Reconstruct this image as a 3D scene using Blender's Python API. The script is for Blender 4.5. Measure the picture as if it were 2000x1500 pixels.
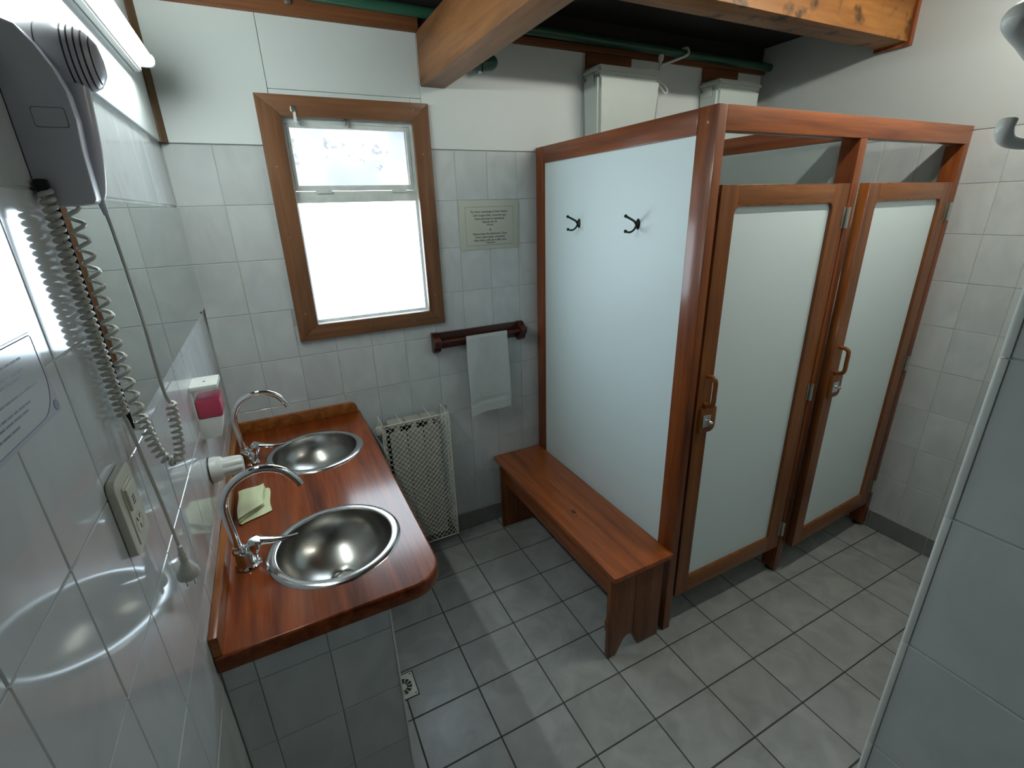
import bpy, bmesh, math, random
from mathutils import Matrix, Vector
random.seed(7)
for o in list(bpy.data.objects): bpy.data.objects.remove(o)
S = bpy.context.scene
COL = S.collection

# ------------------------------------------------------------------ camera
cam_d = bpy.data.cameras.new('camera'); cam = bpy.data.objects.new('camera', cam_d); COL.objects.link(cam)
cam_d.sensor_fit = 'HORIZONTAL'; cam_d.sensor_width = 36.0; cam_d.lens = 922.684/2000*36.0
cam_d.clip_start = 0.01
_r = Vector((0.8914352, -0.4521766, -0.0296578)); _u = Vector((0.1829857, 0.2993235, 0.9364410)); _f = Vector((0.4145594, 0.8402034, -0.3495693))
M = Matrix.Identity(4)
for i in range(3):
    M[i][0] = _r[i]; M[i][1] = _u[i]; M[i][2] = -_f[i]
M[0][3], M[1][3], M[2][3] = 0.2494, -2.1125, 1.6828
cam.matrix_world = M
S.camera = cam

# ------------------------------------------------------------------ sky, exposure
SKY = 5.0; PANE = 9.5; TUBE_A = 70.0; TUBE_B = 78.0
w = bpy.data.worlds.new('sky'); S.world = w; w.use_nodes = True
bg = w.node_tree.nodes['Background']; bg.inputs[0].default_value = (0.72, 0.86, 1.0, 1); bg.inputs[1].default_value = SKY
S.view_settings.view_transform = 'Standard'; S.view_settings.look = 'None'
S.view_settings.gamma = 1.0; S.view_settings.use_curve_mapping = False
S.view_settings.exposure = 0.15
try:
    S.cycles.use_denoising = True; S.cycles.max_bounces = 10; S.cycles.diffuse_bounces = 5; S.cycles.glossy_bounces = 5
    S.cycles.transparent_max_bounces = 12; S.cycles.caustics_reflective = False; S.cycles.caustics_refractive = False
    S.cycles.sample_clamp_indirect = 6.0
except Exception: pass

# ------------------------------------------------------------------ materials
MATS = {}
def newmat(name):
    m = bpy.data.materials.new(name); m.use_nodes = True
    nt = m.node_tree; b = nt.nodes['Principled BSDF']
    return m, nt, b
def setb(b, **k):
    for n, v in k.items():
        n = n.replace('_', ' ')
        if n in b.inputs: b.inputs[n].default_value = v
def plain(name, col, rough=0.5, metal=0.0, var=0.06, scale=6.0, coat=0.0, bump=0.0, **kw):
    m, nt, b = newmat(name)
    setb(b, Roughness=rough, Metallic=metal); b.inputs['Coat Weight'].default_value = coat
    tc = nt.nodes.new('ShaderNodeTexCoord'); nz = nt.nodes.new('ShaderNodeTexNoise'); nz.inputs['Scale'].default_value = scale
    nz.inputs['Detail'].default_value = 5
    nt.links.new(tc.outputs['Object'], nz.inputs['Vector'])
    mx = nt.nodes.new('ShaderNodeMix'); mx.data_type = 'RGBA'
    mx.inputs['A'].default_value = tuple(c*(1-var) for c in col)+(1,); mx.inputs['B'].default_value = tuple(min(1, c*(1+var)) for c in col)+(1,)
    nt.links.new(nz.outputs['Fac'], mx.inputs['Factor']); nt.links.new(mx.outputs['Result'], b.inputs['Base Color'])
    if bump:
        bp = nt.nodes.new('ShaderNodeBump'); bp.inputs['Strength'].default_value = bump; bp.inputs['Distance'].default_value = 0.002
        nz2 = nt.nodes.new('ShaderNodeTexNoise'); nz2.inputs['Scale'].default_value = kw.get('bscale', 60.0)
        nt.links.new(tc.outputs['Object'], nz2.inputs['Vector']); nt.links.new(nz2.outputs['Fac'], bp.inputs['Height']); nt.links.new(bp.outputs['Normal'], b.inputs['Normal'])
    MATS[name] = m; return m
def wood(name, dark, light, axis, rough=0.35, coat=0.3, fine=26.0, long=1.6, spots=None, bump=0.12, spec=0.25):
    m, nt, b = newmat(name)
    setb(b, Roughness=rough); b.inputs['Specular IOR Level'].default_value = spec; b.inputs['Coat Weight'].default_value = coat; b.inputs['Coat Roughness'].default_value = 0.15
    tc = nt.nodes.new('ShaderNodeTexCoord'); mp = nt.nodes.new('ShaderNodeMapping')
    sc = [fine]*3; sc['xyz'.index(axis)] = long; mp.inputs['Scale'].default_value = sc
    nt.links.new(tc.outputs['Object'], mp.inputs['Vector'])
    n1 = nt.nodes.new('ShaderNodeTexNoise'); n1.inputs['Scale'].default_value = 1.0; n1.inputs['Detail'].default_value = 6; n1.inputs['Distortion'].default_value = 0.6
    n2 = nt.nodes.new('ShaderNodeTexNoise'); n2.inputs['Scale'].default_value = 4.5; n2.inputs['Detail'].default_value = 4
    nt.links.new(mp.outputs['Vector'], n1.inputs['Vector']); nt.links.new(mp.outputs['Vector'], n2.inputs['Vector'])
    ad = nt.nodes.new('ShaderNodeMath'); ad.operation = 'MULTIPLY_ADD'; ad.inputs[1].default_value = 0.35
    nt.links.new(n2.outputs['Fac'], ad.inputs[0]); nt.links.new(n1.outputs['Fac'], ad.inputs[2])
    rp = nt.nodes.new('ShaderNodeValToRGB'); rp.color_ramp.elements[0].position = 0.42; rp.color_ramp.elements[1].position = 0.86
    rp.color_ramp.elements[0].color = dark+(1,); rp.color_ramp.elements[1].color = light+(1,)
    nt.links.new(ad.outputs[0], rp.inputs['Fac'])
    out = rp.outputs['Color']
    if spots:
        n3 = nt.nodes.new('ShaderNodeTexNoise'); n3.inputs['Scale'].default_value = spots[1]; n3.inputs['Detail'].default_value = 7
        nt.links.new(tc.outputs['Object'], n3.inputs['Vector'])
        r3 = nt.nodes.new('ShaderNodeValToRGB'); r3.color_ramp.elements[0].position = 0.54; r3.color_ramp.elements[1].position = 0.66
        nt.links.new(n3.outputs['Fac'], r3.inputs['Fac'])
        mx = nt.nodes.new('ShaderNodeMix'); mx.data_type = 'RGBA'; mx.inputs['B'].default_value = spots[0]+(1,)
        nt.links.new(r3.outputs['Color'], mx.inputs['Factor']); nt.links.new(out, mx.inputs['A']); out = mx.outputs['Result']
    nt.links.new(out, b.inputs['Base Color'])
    bp = nt.nodes.new('ShaderNodeBump'); bp.inputs['Strength'].default_value = bump; bp.inputs['Distance'].default_value = 0.001
    nt.links.new(ad.outputs[0], bp.inputs['Height']); nt.links.new(bp.outputs['Normal'], b.inputs['Normal'])
    MATS[name] = m; return m
def tile_mat(name, c1, c2, rough, rnd=0.08, scale=5.0, stretch=(1, 1, 1), rvar=0.0):
    m, nt, b = newmat(name)
    setb(b, Roughness=rough); b.inputs['Specular IOR Level'].default_value = 0.38
    tc = nt.nodes.new('ShaderNodeTexCoord'); oi = nt.nodes.new('ShaderNodeObjectInfo')
    off = nt.nodes.new('ShaderNodeVectorMath'); off.operation = 'ADD'
    sc = nt.nodes.new('ShaderNodeVectorMath'); sc.operation = 'MULTIPLY'; sc.inputs[1].default_value = stretch
    mul = nt.nodes.new('ShaderNodeMath'); mul.operation = 'MULTIPLY'; mul.inputs[1].default_value = 37.0
    nt.links.new(oi.outputs['Random'], mul.inputs[0]); nt.links.new(tc.outputs['Object'], sc.inputs[0]); nt.links.new(sc.outputs[0], off.inputs[0]); nt.links.new(mul.outputs[0], off.inputs[1])
    nz = nt.nodes.new('ShaderNodeTexNoise'); nz.inputs['Scale'].default_value = scale; nz.inputs['Detail'].default_value = 6; nz.inputs['Distortion'].default_value = 0.8
    nt.links.new(off.outputs[0], nz.inputs['Vector'])
    rp = nt.nodes.new('ShaderNodeValToRGB'); rp.color_ramp.elements[0].position = 0.3; rp.color_ramp.elements[1].position = 0.7
    rp.color_ramp.elements[0].color = c1+(1,); rp.color_ramp.elements[1].color = c2+(1,)
    nt.links.new(nz.outputs['Fac'], rp.inputs['Fac'])
    hs = nt.nodes.new('ShaderNodeHueSaturation')
    mr = nt.nodes.new('ShaderNodeMapRange'); mr.inputs['To Min'].default_value = 1-rnd; mr.inputs['To Max'].default_value = 1+rnd
    nt.links.new(oi.outputs['Random'], mr.inputs['Value']); nt.links.new(mr.outputs['Result'], hs.inputs['Value'])
    nt.links.new(rp.outputs['Color'], hs.inputs['Color']); nt.links.new(hs.outputs['Color'], b.inputs['Base Color'])
    MATS[name] = m; return m
def emit(name, col, strength):
    m, nt, b = newmat(name)
    b.inputs['Base Color'].default_value = col+(1,); b.inputs['Emission Color'].default_value = col+(1,); b.inputs['Emission Strength'].default_value = strength
    MATS[name] = m; return m

tile_mat('wall_tile', (0.50, 0.53, 0.535), (0.60, 0.625, 0.625), 0.07, 0.03, 7.0, (1.4, .8, 1))
tile_mat('floor_tile', (0.265, 0.272, 0.262), (0.37, 0.372, 0.358), 0.33, 0.05, 9.0)
tile_mat('skirting_tile', (0.17, 0.175, 0.17), (0.22, 0.225, 0.215), 0.25, 0.05, 9.0)
plain('grout', (0.42, 0.43, 0.42), 0.8, var=0.2, scale=14)
plain('floor_grout', (0.05, 0.05, 0.045), 0.9, var=0.25, scale=18)
plain('plaster', (0.47, 0.49, 0.48), 0.55, var=0.035, scale=3, bump=0.08)
plain('white_board', (0.66, 0.70, 0.69), 0.42, var=0.03, scale=4)
plain('laminate', (0.69, 0.79, 0.80), 0.5, var=0.02, scale=3)
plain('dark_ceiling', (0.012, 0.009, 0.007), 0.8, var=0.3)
plain('white_plastic', (0.74, 0.75, 0.72), 0.3)
plain('cistern_plastic', (0.56, 0.61, 0.575), 0.35)
plain('trim_white', (0.66, 0.68, 0.66), 0.35, var=0.08, scale=25)
plain('cream_plastic', (0.62, 0.62, 0.52), 0.35)
plain('grey_plastic', (0.56, 0.555, 0.61), 0.28, var=0.03)
plain('cord_plastic', (0.52, 0.51, 0.46), 0.4)
plain('radiator_paint', (0.42, 0.41, 0.35), 0.4)
plain('mesh_paint', (0.78, 0.77, 0.68), 0.4)
plain('black', (0.006, 0.006, 0.006), 0.5)
plain('black_iron', (0.012, 0.011, 0.010), 0.35, metal=0.3)
plain('chrome', (0.78, 0.79, 0.80), 0.06, metal=1.0, var=0.0)
plain('dull_brass', (0.22, 0.17, 0.11), 0.5, metal=0.6)
plain('hook_plastic', (0.86, 0.87, 0.83), 0.35)
plain('nickel', (0.55, 0.55, 0.50), 0.3, metal=1.0, var=0.05)
plain('steel', (0.38, 0.37, 0.345), 0.26, metal=1.0, var=0.05, scale=9)
plain('steel_rim', (0.66, 0.67, 0.68), 0.16, metal=1.0, var=0.02)
plain('mirror', (0.74, 0.80, 0.78), 0.0, metal=1.0, var=0.0)
plain('green_pipe', (0.018, 0.075, 0.045), 0.4, var=0.15)
plain('towel', (0.86, 0.89, 0.88), 0.95, var=0.04, scale=40, bump=0.1, bscale=420)
plain('yellow_cloth', (0.60, 0.62, 0.38), 0.9, var=0.06, scale=30, bump=0.4, bscale=300)
plain('paper', (0.49, 0.50, 0.43), 0.4, var=0.03)
plain('notice_paper', (0.58, 0.61, 0.64), 0.12, var=0.02)
plain('notice_border', (0.50, 0.50, 0.58), 0.12, var=0.02)
plain('ink', (0.06, 0.065, 0.06), 0.6)
plain('ink_blue', (0.12, 0.14, 0.19), 0.5)
plain('liquid_soap', (0.62, 0.03, 0.10), 0.15, var=0.02)
plain('window_paint', (0.62, 0.66, 0.64), 0.4, var=0.2, scale=30)
wood('stall_wood_z', (0.075, 0.015, 0.0035), (0.235, 0.062, 0.014), 'z')
wood('door_wood_z', (0.095, 0.024, 0.005), (0.245, 0.080, 0.015), 'z')
wood('door_wood_x', (0.11, 0.030, 0.006), (0.27, 0.092, 0.018), 'x')
wood('stall_wood_x', (0.10, 0.022, 0.005), (0.31, 0.086, 0.020), 'x')
wood('stall_wood_y', (0.075, 0.015, 0.0035), (0.22, 0.056, 0.013), 'y')
wood('counter_wood', (0.070, 0.011, 0.002), (0.255, 0.054, 0.009), 'y', rough=0.3, coat=0.55, bump=0.03, spec=0.1)
wood('splash_wood', (0.14, 0.034, 0.007), (0.36, 0.125, 0.026), 'y', rough=0.35, coat=0.3)
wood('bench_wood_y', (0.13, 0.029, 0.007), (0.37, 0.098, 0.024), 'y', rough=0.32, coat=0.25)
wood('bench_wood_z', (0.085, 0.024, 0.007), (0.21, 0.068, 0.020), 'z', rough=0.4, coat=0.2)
wood('casing_wood_z', (0.075, 0.034, 0.016), (0.195, 0.088, 0.042), 'z', rough=0.45, coat=0.1)
wood('casing_wood_x', (0.072, 0.032, 0.014), (0.185, 0.082, 0.037), 'x', rough=0.45, coat=0.1)
wood('beam_wood_y', (0.09, 0.034, 0.010), (0.24, 0.105, 0.038), 'y', rough=0.5, coat=0.05, fine=16)
wood('beam_wood_x', (0.14, 0.046, 0.010), (0.34, 0.140, 0.034), 'x', rough=0.5, coat=0.05, fine=16, spots=((0.05, 0.025, 0.008), 11.0))
wood('plate_wood', (0.09, 0.03, 0.010), (0.20, 0.075, 0.028), 'x', rough=0.6, coat=0.0, fine=45)
wood('rack_wood', (0.022, 0.006, 0.004), (0.085, 0.020, 0.011), 'x', rough=0.35, coat=0.3)
wood('trim_wood', (0.075, 0.045, 0.022), (0.15, 0.09, 0.045), 'z', rough=0.5, coat=0.0)
emit('tube_glow', (0.90, 1.0, 0.96), TUBE_A)
emit('tube_glow_warm', (1.0, 1.0, 0.90), TUBE_B)
emit('frosted_daylight', (0.72, 0.88, 1.0), PANE)
# clear plastic / glass
def glassy(name, col, alpha, rough=0.05):
    m, nt, b = newmat(name); nt.nodes.remove(b)
    tr = nt.nodes.new('ShaderNodeBsdfTransparent'); tr.inputs[0].default_value = col+(1,)
    df = nt.nodes.new('ShaderNodeBsdfPrincipled'); df.inputs['Base Color'].default_value = (0.7, 0.7, 0.7, 1); df.inputs['Roughness'].default_value = rough
    mx = nt.nodes.new('ShaderNodeMixShader'); mx.inputs[0].default_value = alpha
    nt.links.new(tr.outputs[0], mx.inputs[1]); nt.links.new(df.outputs[0], mx.inputs[2]); nt.links.new(mx.outputs[0], nt.nodes['Material Output'].inputs[0])
    MATS[name] = m; return m
glassy('clear_plastic', (0.95, 0.94, 0.95), 0.07)
def sky_toned_dirty_glass():
    m, nt, b = newmat('sky_toned_dirty_glass'); nt.nodes.remove(b)
    tc = nt.nodes.new('ShaderNodeTexCoord')
    n1 = nt.nodes.new('ShaderNodeTexNoise'); n1.inputs['Scale'].default_value = 3.4; n1.inputs['Detail'].default_value = 1
    n2 = nt.nodes.new('ShaderNodeTexNoise'); n2.inputs['Scale'].default_value = 55; n2.inputs['Detail'].default_value = 6
    n3 = nt.nodes.new('ShaderNodeTexNoise'); n3.inputs['Scale'].default_value = 9; n3.inputs['Detail'].default_value = 3
    for n in (n1, n2, n3): nt.links.new(tc.outputs['Object'], n.inputs['Vector'])
    r1 = nt.nodes.new('ShaderNodeValToRGB'); r1.color_ramp.elements[0].position = 0.36; r1.color_ramp.elements[1].position = 0.60
    r1.color_ramp.elements[0].color = (0.42, 0.425, 0.435, 1); r1.color_ramp.elements[1].color = (0.60, 0.57, 0.53, 1)  # broad tint stands in for the bluish and white sky beyond; speckles are dirt
    nt.links.new(n1.outputs['Fac'], r1.inputs['Fac'])
    mu = nt.nodes.new('ShaderNodeMath'); mu.operation = 'MULTIPLY'; nt.links.new(n2.outputs['Fac'], mu.inputs[0]); nt.links.new(n3.outputs['Fac'], mu.inputs[1])
    r2 = nt.nodes.new('ShaderNodeValToRGB'); r2.color_ramp.elements[0].position = 0.33; r2.color_ramp.elements[1].position = 0.37
    r2.color_ramp.elements[0].color = (1, 1, 1, 1); r2.color_ramp.elements[1].color = (0.80, 0.81, 0.83, 1)
    nt.links.new(mu.outputs[0], r2.inputs['Fac'])
    mx = nt.nodes.new('ShaderNodeMix'); mx.data_type = 'RGBA'; mx.blend_type = 'MULTIPLY'; mx.inputs['Factor'].default_value = 1
    nt.links.new(r1.outputs['Color'], mx.inputs['A']); nt.links.new(r2.outputs['Color'], mx.inputs['B'])
    tr = nt.nodes.new('ShaderNodeBsdfTransparent'); nt.links.new(mx.outputs['Result'], tr.inputs[0])
    gl = nt.nodes.new('ShaderNodeBsdfGlossy'); gl.inputs['Roughness'].default_value = 0.03
    ms = nt.nodes.new('ShaderNodeMixShader'); ms.inputs[0].default_value = 0.05
    nt.links.new(tr.outputs[0], ms.inputs[1]); nt.links.new(gl.outputs[0], ms.inputs[2]); nt.links.new(ms.outputs[0], nt.nodes['Material Output'].inputs[0])
    MATS['sky_toned_dirty_glass'] = m
sky_toned_dirty_glass()

# ------------------------------------------------------------------ helpers
def link(name, me, mat=None, parent=None):
    o = bpy.data.objects.new(name, me); COL.objects.link(o)
    if mat is not None and len(me.materials) == 0: me.materials.append(MATS[mat])
    if parent is not None: o.parent = parent
    return o
def tag(o, label=None, cat=None, group=None, kind=None):
    if label: o['label'] = label
    if cat: o['category'] = cat
    if group: o['group'] = group
    if kind: o['kind'] = kind
    return o
def thing(name, label, cat, group=None):
    o = bpy.data.objects.new(name, None); COL.objects.link(o); o.empty_display_size = 0.05
    return tag(o, label, cat, group)
def from_bm(name, bm, mat, parent=None, smooth=False):
    me = bpy.data.meshes.new(name); bmesh.ops.recalc_face_normals(bm, faces=bm.faces); bm.to_mesh(me); bm.free()
    if smooth:
        for p in me.polygons: p.use_smooth = True
        try: me.set_sharp_from_angle(angle=math.radians(40))
        except Exception: pass
    return link(name, me, mat, parent)
def add_box(bm, x0, x1, y0, y1, z0, z1):
    v = [bm.verts.new(p) for p in ((x0,y0,z0),(x1,y0,z0),(x1,y1,z0),(x0,y1,z0),(x0,y0,z1),(x1,y0,z1),(x1,y1,z1),(x0,y1,z1))]
    for f in ((0,3,2,1),(4,5,6,7),(0,1,5,4),(1,2,6,5),(2,3,7,6),(3,0,4,7)): bm.faces.new([v[i] for i in f])
    return v
def box(name, x0, x1, y0, y1, z0, z1, mat, parent=None, bev=0.002, seg=2):
    bm = bmesh.new(); add_box(bm, min(x0,x1), max(x0,x1), min(y0,y1), max(y0,y1), min(z0,z1), max(z0,z1))
    if bev: bmesh.ops.bevel(bm, geom=list(bm.edges), offset=bev, segments=seg, affect='EDGES', profile=0.6)
    return from_bm(name, bm, mat, parent, smooth=bool(bev))
def sweep(pts, rad, n=8, closed=False, caps=True, bm=None):
    """tube along pts; rad float or list"""
    bm = bm or bmesh.new(); P = [Vector(p) for p in pts]; N = len(P)
    rads = rad if isinstance(rad, (list, tuple)) else [rad]*N
    T = []
    for i in range(N):
        a = P[i-1] if (i > 0 or closed) else P[i]; b = P[(i+1) % N] if (i < N-1 or closed) else P[i]
        T.append((b-a).normalized())
    ref = Vector((0,0,1)) if abs(T[0].z) < 0.9 else Vector((1,0,0))
    nrm = (ref - T[0]*ref.dot(T[0])).normalized(); rings = []
    for i in range(N):
        nrm = (nrm - T[i]*nrm.dot(T[i])).normalized(); bi = T[i].cross(nrm)
        rings.append([bm.verts.new(P[i] + (nrm*math.cos(2*math.pi*k/n) + bi*math.sin(2*math.pi*k/n))*rads[i]) for k in range(n)])
    for i in range(N if closed else N-1):
        A, B = rings[i], rings[(i+1) % N]
        for k in range(n): bm.faces.new((A[k], A[(k+1)%n], B[(k+1)%n], B[k]))
    if caps and not closed:
        bm.faces.new(list(reversed(rings[0]))); bm.faces.new(rings[-1])
    return bm
def tube(name, pts, rad, mat, parent=None, n=10, closed=False):
    return from_bm(name, sweep(pts, rad, n, closed), mat, parent, smooth=True)
def spline(pts, per=8):
    """Catmull-Rom through pts"""
    P = [Vector(p) for p in pts]; P = [P[0]*2-P[1]] + P + [P[-1]*2-P[-2]]; out = []
    for i in range(1, len(P)-2):
        for k in range(per):
            t = k/per; a, b, c, d = P[i-1:i+3]
            out.append(0.5*((2*b) + (c-a)*t + (2*a-5*b+4*c-d)*t*t + (3*b-a-3*c+d)*t**3))
    out.append(P[-2]); return out
def lathe(name, prof, mat, parent=None, n=40, M=None, mod=None, closed_prof=False):
    """prof: (r, h) pairs revolved about local z, then transformed by M"""
    bm = bmesh.new(); rings = []
    for (r, h) in prof:
        if r < 1e-6: rings.append([bm.verts.new((0, 0, h))])
        else:
            rings.append([bm.verts.new((r*(mod(k/n, h) if mod else 1)*math.cos(2*math.pi*k/n), r*(mod(k/n, h) if mod else 1)*math.sin(2*math.pi*k/n), h)) for k in range(n)])
    prs = list(zip(rings, rings[1:]))
    if closed_prof: prs.append((rings[-1], rings[0]))
    for A, B in prs:
        if len(A) == 1 and len(B) == 1: continue
        for k in range(n):
            if len(A) == 1: bm.faces.new((A[0], B[k], B[(k+1)%n]))
            elif len(B) == 1: bm.faces.new((A[k], A[(k+1)%n], B[0]))
            else: bm.faces.new((A[k], A[(k+1)%n], B[(k+1)%n], B[k]))
    if M is not None: bm.transform(M)
    return from_bm(name, bm, mat, parent, smooth=True)
def prism(name, pts, M, t0, t1, mat, parent=None, bev=0.0, smooth=True):
    """polygon pts (u,v) extruded along local z from t0 to t1, transformed by M"""
    bm = bmesh.new(); a = [bm.verts.new((u, v, t0)) for u, v in pts]; b = [bm.verts.new((u, v, t1)) for u, v in pts]; n = len(pts)
    bm.faces.new(list(reversed(a))); bm.faces.new(b)
    for k in range(n): bm.faces.new((a[k], a[(k+1)%n], b[(k+1)%n], b[k]))
    bmesh.ops.recalc_face_normals(bm, faces=bm.faces)
    if bev: bmesh.ops.bevel(bm, geom=list(bm.edges), offset=bev, segments=2, affect='EDGES', profile=0.6)
    if M is not None: bm.transform(M)
    return from_bm(name, bm, mat, parent, smooth=smooth)
def rrect(x0, x1, y0, y1, r, n=6):
    """rounded rectangle; r = radius or 4 radii (x0y0, x1y0, x1y1, x0y1)"""
    rs = r if isinstance(r, (list, tuple)) else [r]*4; out = []
    for (cx, cy, a0, rr) in ((x0, y0, 180, rs[0]), (x1, y0, 270, rs[1]), (x1, y1, 0, rs[2]), (x0, y1, 90, rs[3])):
        if rr <= 0: out.append((cx, cy)); continue
        ox = cx + (rr if cx == x0 else -rr); oy = cy + (rr if cy == y0 else -rr)
        for k in range(n+1):
            a = math.radians(a0 + 90*k/n); out.append((ox+rr*math.cos(a), oy+rr*math.sin(a)))
    return out
def plate(name, outer, holes, t, mat, M, parent=None, bev=0.0):
    """flat plate with holes, thickness t centred on local z=0"""
    cu = bpy.data.curves.new(name, 'CURVE'); cu.dimensions = '2D'; cu.fill_mode = 'BOTH'
    cu.extrude = t/2-bev; cu.bevel_depth = bev; cu.bevel_resolution = 2; cu.offset = -bev
    for loop in [outer]+holes:
        s = cu.splines.new('POLY'); s.points.add(len(loop)-1); s.use_cyclic_u = True
        for p, (u, v) in zip(s.points, loop): p.co = (u, v, 0, 1)
    tmp = bpy.data.objects.new('tmp', cu); COL.objects.link(tmp); dg = bpy.context.evaluated_depsgraph_get(); dg.update()
    me = bpy.data.meshes.new_from_object(tmp.evaluated_get(dg)); bpy.data.objects.remove(tmp); bpy.data.curves.remove(cu)
    me.transform(M); me.materials.clear(); me.name = name
    return link(name, me, mat, parent)
def axes(origin, u, v, w):
    m = Matrix.Identity(4)
    for i in range(3): m[i][0] = u[i]; m[i][1] = v[i]; m[i][2] = w[i]; m[i][3] = origin[i]
    return m
XZ = lambda y: axes((0, y, 0), (1,0,0), (0,0,1), (0,-1,0))     # plane facing -y
YZ = lambda x: axes((x, 0, 0), (0,1,0), (0,0,1), (1,0,0))      # plane facing +x
YZn = lambda x: axes((x, 0, 0), (0,-1,0), (0,0,1), (-1,0,0))   # plane facing -x
XY = lambda z: axes((0, 0, z), (1,0,0), (0,1,0), (0,0,1))
def text_mesh(name, body, size, M, mat, parent, sx=1.0, align='CENTER'):
    cu = bpy.data.curves.new(name, 'FONT'); cu.body = body; cu.size = size; cu.align_x = align; cu.extrude = 0.0001; cu.offset = 0.00025; cu.resolution_u = 2
    tmp = bpy.data.objects.new('tmp', cu); COL.objects.link(tmp); dg = bpy.context.evaluated_depsgraph_get(); dg.update()
    me = bpy.data.meshes.new_from_object(tmp.evaluated_get(dg)); bpy.data.objects.remove(tmp); bpy.data.curves.remove(cu)
    me.transform(M @ Matrix.Diagonal((sx, 1, 1, 1))); me.materials.clear(); me.name = name
    return link(name, me, mat, parent)

# tiles: shared mesh per size
TILE_CACHE = {}
def tile_mesh(w_, h_, mat, t=0.004, c=0.0012):
    key = (round(w_, 4), round(h_, 4), mat)
    if key in TILE_CACHE: return TILE_CACHE[key]
    a, b = w_/2, h_/2
    V = [(-a,-b,0),(a,-b,0),(a,b,0),(-a,b,0),(-a,-b,t-c),(a,-b,t-c),(a,b,t-c),(-a,b,t-c),(-a+c,-b+c,t),(a-c,-b+c,t),(a-c,b-c,t),(-a+c,b-c,t)]
    F = [(0,1,5,4),(1,2,6,5),(2,3,7,6),(3,0,4,7),(4,5,9,8),(5,6,10,9),(6,7,11,10),(7,4,8,11),(8,9,10,11)]
    me = bpy.data.meshes.new('tile'); me.from_pydata(V, [], F); me.materials.append(MATS[mat]); TILE_CACHE[key] = me
    return me
def clip(rect, hole):
    u0, u1, v0, v1 = rect; a0, a1, b0, b1 = hole
    if u1 <= a0 or u0 >= a1 or v1 <= b0 or v0 >= b1: return rect
    c = [(u0, min(u1, a0), v0, v1), (max(u0, a1), u1, v0, v1), (u0, u1, v0, min(v1, b0)), (u0, u1, max(v0, b1), v1)]
    c = [q for q in c if q[1]-q[0] > 0.012 and q[3]-q[2] > 0.012]
    return max(c, key=lambda q: (q[1]-q[0])*(q[3]-q[2])) if c else None
def tile_grid(parent, P, us, vs, mat, gap, holes=(), tilt=0.0, off=-0.004):
    """P(origin,u,v,w) plane matrix; tiles between successive us and vs; tile face at local z = off+0.004"""
    for u0, u1 in zip(us, us[1:]):
        for v0, v1 in zip(vs, vs[1:]):
            rc = (u0+gap/2, u1-gap/2, v0+gap/2, v1-gap/2)
            for h in holes:
                if rc: rc = clip(rc, h)
            if not rc or rc[1]-rc[0] < 0.01 or rc[3]-rc[2] < 0.01: continue
            o = bpy.data.objects.new('tile', tile_mesh(rc[1]-rc[0], rc[3]-rc[2], mat)); COL.objects.link(o)
            loc = Matrix.Translation(((rc[0]+rc[1])/2, (rc[2]+rc[3])/2, off + random.uniform(-1, 1)*0.0002))
            rot = Matrix.Rotation(random.gauss(0, tilt), 4, 'X') @ Matrix.Rotation(random.gauss(0, tilt), 4, 'Y')
            o.parent = parent; o.matrix_local = P @ loc @ rot
def cuts(a, b, start, step):
    """joint positions between a<b on grid start+n*step"""
    n = math.ceil((a-start)/step - 1e-6); out = [a]
    while start+n*step < b-1e-6:
        q = start+n*step
        if q > a+0.008 and q < b-0.008: out.append(q)
        n += 1
    return out+[b]

# ================================================================== the room
XR, ZT, ZC = 2.905, 1.92, 2.46            # right wall, top of tiling, ceiling
XS, YS, YB = 0.92, -1.92, -3.3            # entrance wall, its corner, rear wall
def struct(name, o): tag(o, kind='structure'); return o
fl = struct('floor', box('floor', -0.05, XR+0.05, YB-0.05, 0.05, -0.06, -0.0015, 'floor_grout', bev=0))
tile_grid(fl, XY(0), cuts(0.004, XR, 0.4139, 0.25), cuts(-2.55, -0.004, -0.9063, 0.1998), 'floor_tile', 0.0045, tilt=0.0006, off=-0.004)
WO = (0.388, 0.877, 1.25, 2.018)          # window opening
def wall_with_hole(name, x0, x1, z0, z1, hole, y0, y1, mat):
    bm = bmesh.new(); a0, a1, b0, b1 = hole
    for r in ((x0, a0, z0, z1), (a1, x1, z0, z1), (a0, a1, z0, b0), (a0, a1, b1, z1)): add_box(bm, r[0], r[1], y0, y1, r[2], r[3])
    return from_bm(name, bm, mat)
wb = struct('wall_back', wall_with_hole('wall_back', -0.15, XR+0.15, -0.06, ZC, WO, 0.0018, 0.14, 'grout'))
ZJ = [round(ZT-0.2*k, 3) for k in range(9, -1, -1)]; ZJ[0] = 0.104
ZJ = [0.104]+[round(ZT-0.2*k, 3) for k in range(8, -1, -1)]
UJ = cuts(0.002, 1.50, 0.0, 0.15)
tile_grid(wb, XZ(0), UJ, ZJ[:7], 'wall_tile', 0.0019, holes=[WO], tilt=0.0016)
tile_grid(wb, XZ(0), [u for u in UJ if abs(u-0.30) > 0.01], ZJ[6:], 'wall_tile', 0.0019, holes=[WO], tilt=0.0016)
def boards(parent, P, rects, mat='white_board', t=0.006):
    for (a, b, c, d) in rects:
        bm = bmesh.new(); add_box(bm, a+0.0008, b-0.0008, c+0.0008, d-0.0008, -0.003, t)
        bmesh.ops.bevel(bm, geom=list(bm.edges), offset=0.001, segments=1, affect='EDGES'); bm.transform(P)
        from_bm('wall_board', bm, mat, parent)
boards(wb, XZ(0), [(0.0, 0.362, ZT+0.002, 2.34), (0.362, 0.875, 2.02, 2.104), (0.362, 0.92, 2.104, 2.34), (0.875, 0.92, ZT+0.002, 2.104), (0.92, 1.70, ZT+0.002, 2.34), (1.70, XR, ZT+0.002, 2.34)])
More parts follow.
